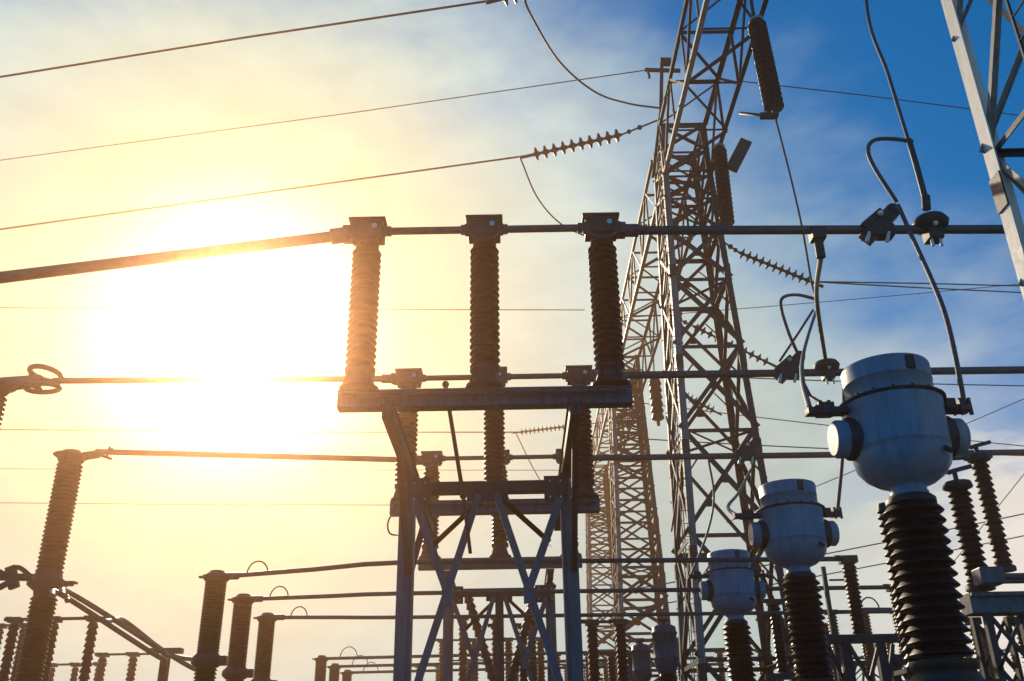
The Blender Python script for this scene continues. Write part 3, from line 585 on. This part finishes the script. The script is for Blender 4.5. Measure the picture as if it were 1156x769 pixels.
strain(P(806, 464, 50), P(768, 444, 50), 8, .28, 'short slanting disc string beyond the big tower bracing', P(752, 436, 50))
strain(P(587, 488, 60), P(643, 481, 60), 12, .24, 'small distant string of discs seen between the switch columns', P(690, 476, 60))
wire([P(587, 488, 60), P(300, 488, 66), P(0, 485, 72), P(-200, 484, 76)], .05, 'faint distant line leaving the small disc string to the left')
wire(smooth_path([P(583, 490, 60), P(600, 525, 60), P(620, 560, 59)]), .035, 'faint thin jumper below the small distant disc string', grp='jumpers')
for i, (ya, yb, Y, lb) in enumerate([(348, 350, 55, 'faint distant wire level with the near switch columns'), (568, 571, 70, 'faint distant wire crossing low left behind the tall column'), (530, 531, 80, 'faintest distant wire just under the middle left busbar')]):
    wire([P(-200, ya - 2, Y), P(200, (ya + yb) / 2, Y), P(660, yb, Y)], .035, lb)
for i, (a, b, Y, lb) in enumerate([((690, 360), (1180, 318), 60, 'faint wire climbing right across the blue sky'), ((700, 420), (1180, 436), 40, 'thin wire just under the middle busbar at right edge'), ((700, 452), (1180, 506), 50, 'thin distant wire passing behind the tower and the largest tank'),
        ((700, 668), (1180, 575), 45, 'faint wire rising right behind the ribbed posts'), ((700, 690), (1180, 600), 48, 'second faint wire rising right lower behind the posts'), ((700, 494), (1180, 515), 42, 'thin level wire above the pale cloud at right edge'), ((820, 590), (1180, 440), 60, 'faint rising wire beside the largest tank'), ((940, 800), (1180, 505), 60, 'steep faint wire over the pale cloud')]):
    wire(sagline(P(*a, Y), P(*b, Y), .1), .03, lb)

# ------------------------------------------------------------------ right edge: post insulators on a lattice support
r = root('equipment_support', P(1150, 769, 14).to_2d().to_3d(), 'dark lattice steel support with a deep beam at the bottom right corner', 'steel support')
Yr = 14.0; zb0 = P(1120, 682, Yr).z; xa = P(1090, 682, Yr).x; xb = xa + 3.4
MB().bar((xa, Yr, zb0), (xb, Yr, zb0), .30, .36, (0, 0, 1)).bar((xa, Yr - .22, zb0 + .1), (xb, Yr - .22, zb0 + .1), .05, .08, (0, 0, 1)).build('beam', 'paint', r, .01)
for x in (xa + .15, xa + .65, xb - .65, xb - .15):
    MB().angle((x, Yr - .2, .05), (x, Yr - .2, zb0 - .15), .1, (1, 0, 0), (0, 1, 0)).build('leg', 'galv', r); MB().angle((x, Yr + .3, .05), (x, Yr + .3, zb0 - .15), .1, (1, 0, 0), (0, -1, 0)).build('leg', 'galv', r)
for x0, x1 in ((xa + .2, xa + .7), (xb - .65, xb - .15), (xa + .7, xb - .65)):
    z = zb0 - .2
    while z > .8:
        h = .75 if x1 - x0 < 1 else 1.5
        for yy in (Yr - .21, Yr + .31): MB().angle((x0, yy, z), (x1, yy, z - h), .05, (0, 0, 1), (0, 1, 0)).angle((x1, yy + .01, z), (x0, yy + .01, z - h), .05, (0, 0, 1), (0, 1, 0)).build('cross_brace', 'galv', r)
        z -= h
MB().box((xa + .25, Yr - .35, zb0 + .33), (.34, .3, .24)).build('gear_box', 'paint', r, .02)
def post_ins(X, Y, z0, z1, rs, n, label, grp='ribbed posts at the right edge', nm='post_insulator', arms=False):
    r = root(nm, (X, Y, z0), label, 'post insulator', grp)
    MB().lathe((X, Y, z0), (X, Y, z0 + .12), [(0, rs * 1.2), (.6, rs * 1.2), (1, rs * .8)], 14).build('foot', 'cast', r)
    MB().sheds((X, Y, z0 + .12), (X, Y, z1 - .12), rs * .68, rs, n, 16).build('insulator', 'porc', r)
    c = MB(); c.lathe((X, Y, z1 - .12), (X, Y, z1), [(0, rs * .8), (.3, rs * 1.3), (1, rs * 1.2)], 14)
    if arms:
        c.cyl((X, Y, z1), (X, Y, z1 + .18), .04, 8); c.bar((X - .05, Y, z1 + .18), (X + .28, Y, z1 + .26), .06, .06); c.bar((X - .05, Y, z1 + .16), (X - .3, Y, z1 + .22), .05, .08)
    c.build('cap', 'cast', r)
    return r
a = P(1080, 545, 14); post_ins(a.x, 14, zb0 + .2, a.z, .17, 14, 'dark ribbed post on the right support with small contact arms', arms=True)
a = P(1104, 515, 16); b = P(1136, 645, 16); post_ins(a.x, 16, b.z, a.z, .15, 16, 'dark ribbed post at the right edge with a horizontal clamp', arms=True)
h = MB(); h.cyl(P(1035, 519, 16), P(1092, 516, 16), .05, 10); h.bar(P(1088, 516, 16), P(1118, 514, 16), .12, .14, (0, 0, 1))
tag(h.build('connecting_bar', 'alu'), 'short horizontal bar behind the largest tank to the right post', 'bar')
sp2 = root('equipment_support', (b.x, 16, 0), 'plain level support beam right of the ribbed post at right edge', 'steel support')
MB().bar((b.x - .3, 16, b.z - .12), (b.x + 3, 16, b.z - .12), .14, .22, (0, 0, 1)).build('beam', 'paint', sp2, .008)
MB().bar((b.x - .3, 15.8, b.z - .42), (b.x + 3, 15.8, b.z - .42), .08, .12, (0, 0, 1)).build('beam', 'galv', sp2, .008)
for x in (b.x + .9, b.x + 2.6): MB().bar((x, 16, 0), (x, 16, b.z - .19), .16, .16).build('post', 'galv', sp2)

# ------------------------------------------------------------------ switch racks (background bays)
def rack(Y, tops, ih, rr, label, grp, bar_=True, extra=.5, lean=0.0, n=14, lat=False, names=('left', 'middle', 'right', 'far right', 'fifth', 'sixth')):
    tops = [P(px, py, Y) for px, py in tops]; x0, x1 = tops[0].x - extra, tops[-1].x + extra; zt = sum(t.z for t in tops) / len(tops); zb = zt - ih - .1
    r = root('switch_rack', ((x0 + x1) / 2, Y, 0), label, 'switch rack', grp)
    MB().bar((x0, Y, zb), (x1, Y, zb), .16, .2, (0, 0, 1)).build('beam', 'galv', r)
    if lat:
        l = MB(); l.bar((x0, Y, zb - .6), (x1, Y, zb - .6), .08, .08)
        k = max(4, int((x1 - x0) / .6)); dx = (x1 - x0) / k
        for i in range(k): l.bar((x0 + i * dx, Y, zb - (.6 if i % 2 else .1)), (x0 + (i + 1) * dx, Y, zb - (.1 if i % 2 else .6)), .05, .05)
        l.build('truss', 'galv', r)
    for x in (x0 + .35, x1 - .35):
        MB().bar((x, Y, 0), (x, Y, zb - .1), .18, .18).build('post', 'galv', r)
        MB().bar((x, Y - .1, zb - 1.6), (x + (.7 if x < (x0 + x1) / 2 else -.7), Y - .1, zb), .07, .06).bar((x, Y + .1, .6), (x + (1 if x < (x0 + x1) / 2 else -1), Y + .1, zb - .1), .07, .06).build('brace', 'galv', r)
    for i, t in enumerate(tops):
        c = (i - (len(tops) - 1) / 2); bx_ = t.x - lean * (1 if c < 0 else -1 if c > 0 else 0)
        MB().sheds((bx_, Y, zb + .1), (t.x, Y, zt - .12), rr * .68, rr, n, 14).build('post_insulator', 'porc', r)
        MB().box((t.x, Y, zt - .02), (rr * 2.2, rr * 1.8, .14)).cyl((t.x - rr * 1.8, Y, zt + .02), (t.x - rr * .8, Y, zt + .02), .06, 8).build('clamp', 'cast', r)
    if bar_:
        MB().cyl((tops[0].x - .3, Y, zt), (tops[-1].x + .3, Y, zt), .045, 8).build('contact_bar', 'alu', r); MB().cyl((tops[0].x, Y - .06, zb + .15), (tops[-1].x, Y - .06, zb + .15), .03, 6).build('linkage_rod', 'galv', r)
    return r
G = 'background switch racks'
rack(26, [(18, 697), (62, 699), (106, 700)], 2.4, .15, 'switch rack behind the tall left column, three thin ribbed posts', G)
rack(32, [(2, 700), (27, 712)], 2.4, .15, 'short rack with two thin posts at the bottom left edge', G)
rack(36, [(117, 737), (151, 740), (187, 738)], 2.4, .17, 'lower switch rack between the tall column and the glowing poles', G)
rack(40, [(60, 748), (86, 750), (112, 752)], 2.6, .15, 'low switch rack at the bottom behind the tall left column', G)
rack(30, [(528, 668), (604, 668)], 3.0, .16, 'rack of inward leaning insulators behind the front portal frame', G, lean=-.9)
rack(36, [(523, 697), (560, 696), (600, 697)], 2.6, .18, 'three-post switch rack seen low between the frame posts', G, lat=True)
rack(42, [(500, 722), (536, 722), (574, 722), (610, 722)], 2.2, .18, 'four-post low rack at the bottom between the frame posts', G, lat=True)
rack(52, [(505, 745), (530, 745), (556, 745), (582, 745), (606, 745)], 2.2, .2, 'farthest five-post rack at the bottom centre', G, lat=True)
rack(19.5, [(957, 631)], 1.5, .15, 'single ribbed post between the two nearest grey tank columns', G, bar_=False, extra=.7, n=16)
rack(22.5, [(1010, 663)], 1.5, .15, 'lower single ribbed post left of the largest tank column', G, bar_=False, extra=.7, n=16)
rack(25.5, [(1042, 690)], 1.5, .15, 'single ribbed post just behind the largest tank column', G, bar_=False, extra=.7, n=16)
rack(33, [(938, 690), (975, 690), (1012, 690)], 1.6, .18, 'low latticed rack right of the middle tank column', G, lat=True)
rack(40, [(925, 722), (950, 722), (976, 722), (1003, 722), (1030, 722)], 2.0, .18, 'five-post latticed rack low at right between tank columns', G, lat=True)
rack(38, [(668, 738), (690, 738), (712, 738)], 2.0, .18, 'low rack in front of the second lattice tower base', G)
rack(44, [(862, 700), (884, 700)], 2.4, .2, 'low rack between the two smaller tank columns', G)
rack(50, [(790, 735), (812, 735), (836, 735), (858, 735)], 2.2, .2, 'low rack behind the smallest tank column', G, lat=True)
rack(28, [(668, 700), (700, 704)], 2.2, .18, 'rack whose two posts stand before the second lattice tower', G, lat=True)
rack(34, [(905, 706), (930, 706)], 2.0, .2, 'narrow rack just right of the middle tank column', G, lat=True)
rack(30, [(1040, 712), (1075, 712), (1110, 712)], 1.8, .16, 'three-post rack hidden behind the right support beam', G, lat=True)
rack(46, [(628, 738), (646, 738), (664, 738)], 2.0, .2, 'low rack just right of the front portal frame post', G, lat=True)
rack(58, [(905, 742), (930, 742), (955, 742), (980, 742), (1005, 742), (1030, 742)], 2.0, .24, 'farthest six-post rack low at right', G, lat=True)
rack(62, [(640, 750), (662, 750), (684, 750), (706, 750)], 2.2, .25, 'farthest four-post rack beneath the second tower', G, lat=True)
rack(56, [(452, 752), (474, 752), (496, 752)], 2.2, .24, 'far low rack behind the left post of the portal frame', G, lat=True)
rack(27, [(872, 668), (905, 690)], 1.9, .17, 'two-post rack with uneven tops behind the middle tank column', G, bar_=False, lat=True)
rack(48, [(700, 722), (722, 722), (744, 722), (766, 722)], 2.2, .2, 'four-post rack low behind the dark capped cans', G, lat=True)
rack(31, [(560, 705), (590, 708)], 2.4, .15, 'close pair of posts low in the centre of the portal frames', G, bar_=False)
rack(44, [(1040, 735), (1066, 735), (1092, 735), (1118, 735), (1144, 735)], 2.0, .2, 'five-post rack low in the bottom right corner', G, lat=True)
rack(20, [(1098, 700), (1150, 700)], 1.4, .12, 'small rack showing beneath the right support beam', G, bar_=False)
for (xa_, ya_, xb_, yb_, Y, lb) in [(966, 688, 1006, 688, 26, 'short low bar with a looped wire right of the middle tank'),
        (1130, 651, 1180, 651, 15, 'short thin bar at the right edge near the ribbed post')]:
    h = MB(); h.cyl(P(xa_, ya_, Y), P(xb_, yb_, Y), .05, 8)
    tag(h.build('connecting_bar', 'alu'), lb, 'bar', grb)
lp = MB(); lp.tube(arc(P(972, 688, 26), .25), .02); tag(lp.build('jumper_loop', 'wire'), 'small arched wire on the low bar right of the middle tank', 'wire loop', 'jumper loops on the bars')
rd = root('ladder_post', (P(948, 735, 22).x, 22, 0), 'slim steel rod with short rungs right of the middle tank', 'post')
a = P(929, 640, 22); MB().bar((a.x, 22, 0), a, .09, .09, (1, 0, 0)).build('rod', 'galv', rd)
for yy in (655, 690, 725): c = P(936 + (yy - 655) * .16, yy, 22); MB().bar(c, c + V(.55, 0, 0), .04, .04).build('rung', 'galv', rd)
# capped cans at bottom centre
def can(X, Y, zt, rr, label):
    r = root('voltage_transformer', (X, Y, 0), label, 'voltage transformer', 'dark capped cans at the bottom centre')
    MB().bar((X, Y, -2), (X, Y, zt - 3.3), .3, .3).build('stand', 'galv', r)
    MB().sheds((X, Y, zt - 3.3), (X, Y, zt - 1.15), rr * .6, rr * .85, 18, 18).build('insulator', 'porc', r)
    MB().lathe((X, Y, zt - 1.15), (X, Y, zt), [(0, rr * .6), (.15, rr * .95), (.2, rr), (.3, rr), (.31, rr * 1.03), (.33, rr * 1.03), (.34, rr), (.80, rr), (.81, rr * 1.08), (.85, rr * 1.08), (.86, rr), (.96, rr * .98), (1, rr * .7)], 22).build('can', 'paint', r)
    MB().cyl((X, Y, zt), (X, Y, zt + .12), .05, 8).bar((X - .14, Y, zt + .12), (X + .14, Y, zt + .12), .06, .05).build('line_terminal', 'cast', r)
    return r
a = P(749, 706, 24); c1_ = can(a.x, 24, a.z, .30, 'tall dark capped can before the left leg of the big tower')
a2 = P(723, 728, 31); dup(c1_, (a2.x - a.x, 7, a2.z - a.z), 'smaller dark capped can left of the tall one at the bottom')
a3 = P(706, 752, 38); dup(c1_, (a3.x - a.x, 14, a3.z - a.z), 'smallest dark can at the bottom beside the second tower')

# low parallel pipes running down from the tall left column
for i, (pts, Y0p, Y1p, lb) in enumerate([([(58, 672), (72, 673), (178, 741), (184, 738)], 22, 27, 'lowest of the parallel sloping tubes right of the tall left column'),
        ([(70, 671), (82, 671), (184, 736), (178, 741)], 22.4, 27.4, 'second sloping tube right of the tall left column, bent at its top'),
        ([(76, 678), (84, 672), (206, 748), (226, 756)], 23, 28.5, 'third sloping tube ending below the leftmost glowing pole'),
        ([(120, 702), (130, 700), (142, 702), (190, 738), (222, 745)], 24, 29.5, 'uppermost sloping tube with a hooked top right of the tall left column')]):
    n = len(pts); pp = [P(x, y, Y0p + (Y1p - Y0p) * k / (n - 1)) for k, (x, y) in enumerate(pts)]
    b = MB(); b.tube(smooth_path(pp, 6), .065, 10); tag(b.build('sloping_tube', 'alu'), lb, 'tube', 'parallel sloping tubes at bottom left')
sg = root('tube_support', P(188, 740, 28).to_2d().to_3d(), 'small post holding the lower ends of the sloping tubes', 'post')
a = P(188, 735, 28); MB().bar((a.x, 28, 0), a, .22, .22).box(a, (.9, .3, .14)).build('post', 'galv', sg)
a = P(100, 698, 24.5)
bk = root('bus_bracket', (P(12, 655, 20).x, 20, P(12, 655, 20).z), 'dark branching bus bracket left of the tall left column', 'bracket')
MB().cyl(P(-20, 651, 20), P(38, 652, 20), .08, 10).bar(P(-10, 668, 20), P(14, 656, 20), .1, .1).bar(P(-10, 640, 20), P(8, 650, 20), .1, .1).bar(P(12, 640, 20), P(16, 664, 20), .2, .12, (1, 0, 0)).tube(smooth_path([P(10, 642, 20), P(22, 641, 20), P(36, 652, 20)]), .05).build('clamp_body', 'cast', bk)

# ------------------------------------------------------------------ haze
hz = MB(); hz.box((0, 36, 13.3), (120, 100, 28.6)); hm = D.materials.new('haze'); hm.use_nodes = True; t = hm.node_tree; t.nodes.clear()
pv = N(t, 'ShaderNodeVolumePrincipled'); pv.inputs['Color'].default_value = (1.0, 0.52, 0.26, 1); pv.inputs['Density'].default_value = HAZE_DENSITY; pv.inputs['Anisotropy'].default_value = HAZE_G
ou = N(t, 'ShaderNodeOutputMaterial'); t.links.new(pv.outputs[0], ou.inputs['Volume'])
ho = hz.build('haze', hm); ho['kind'] = 'stuff'; ho.display_type = 'WIRE'
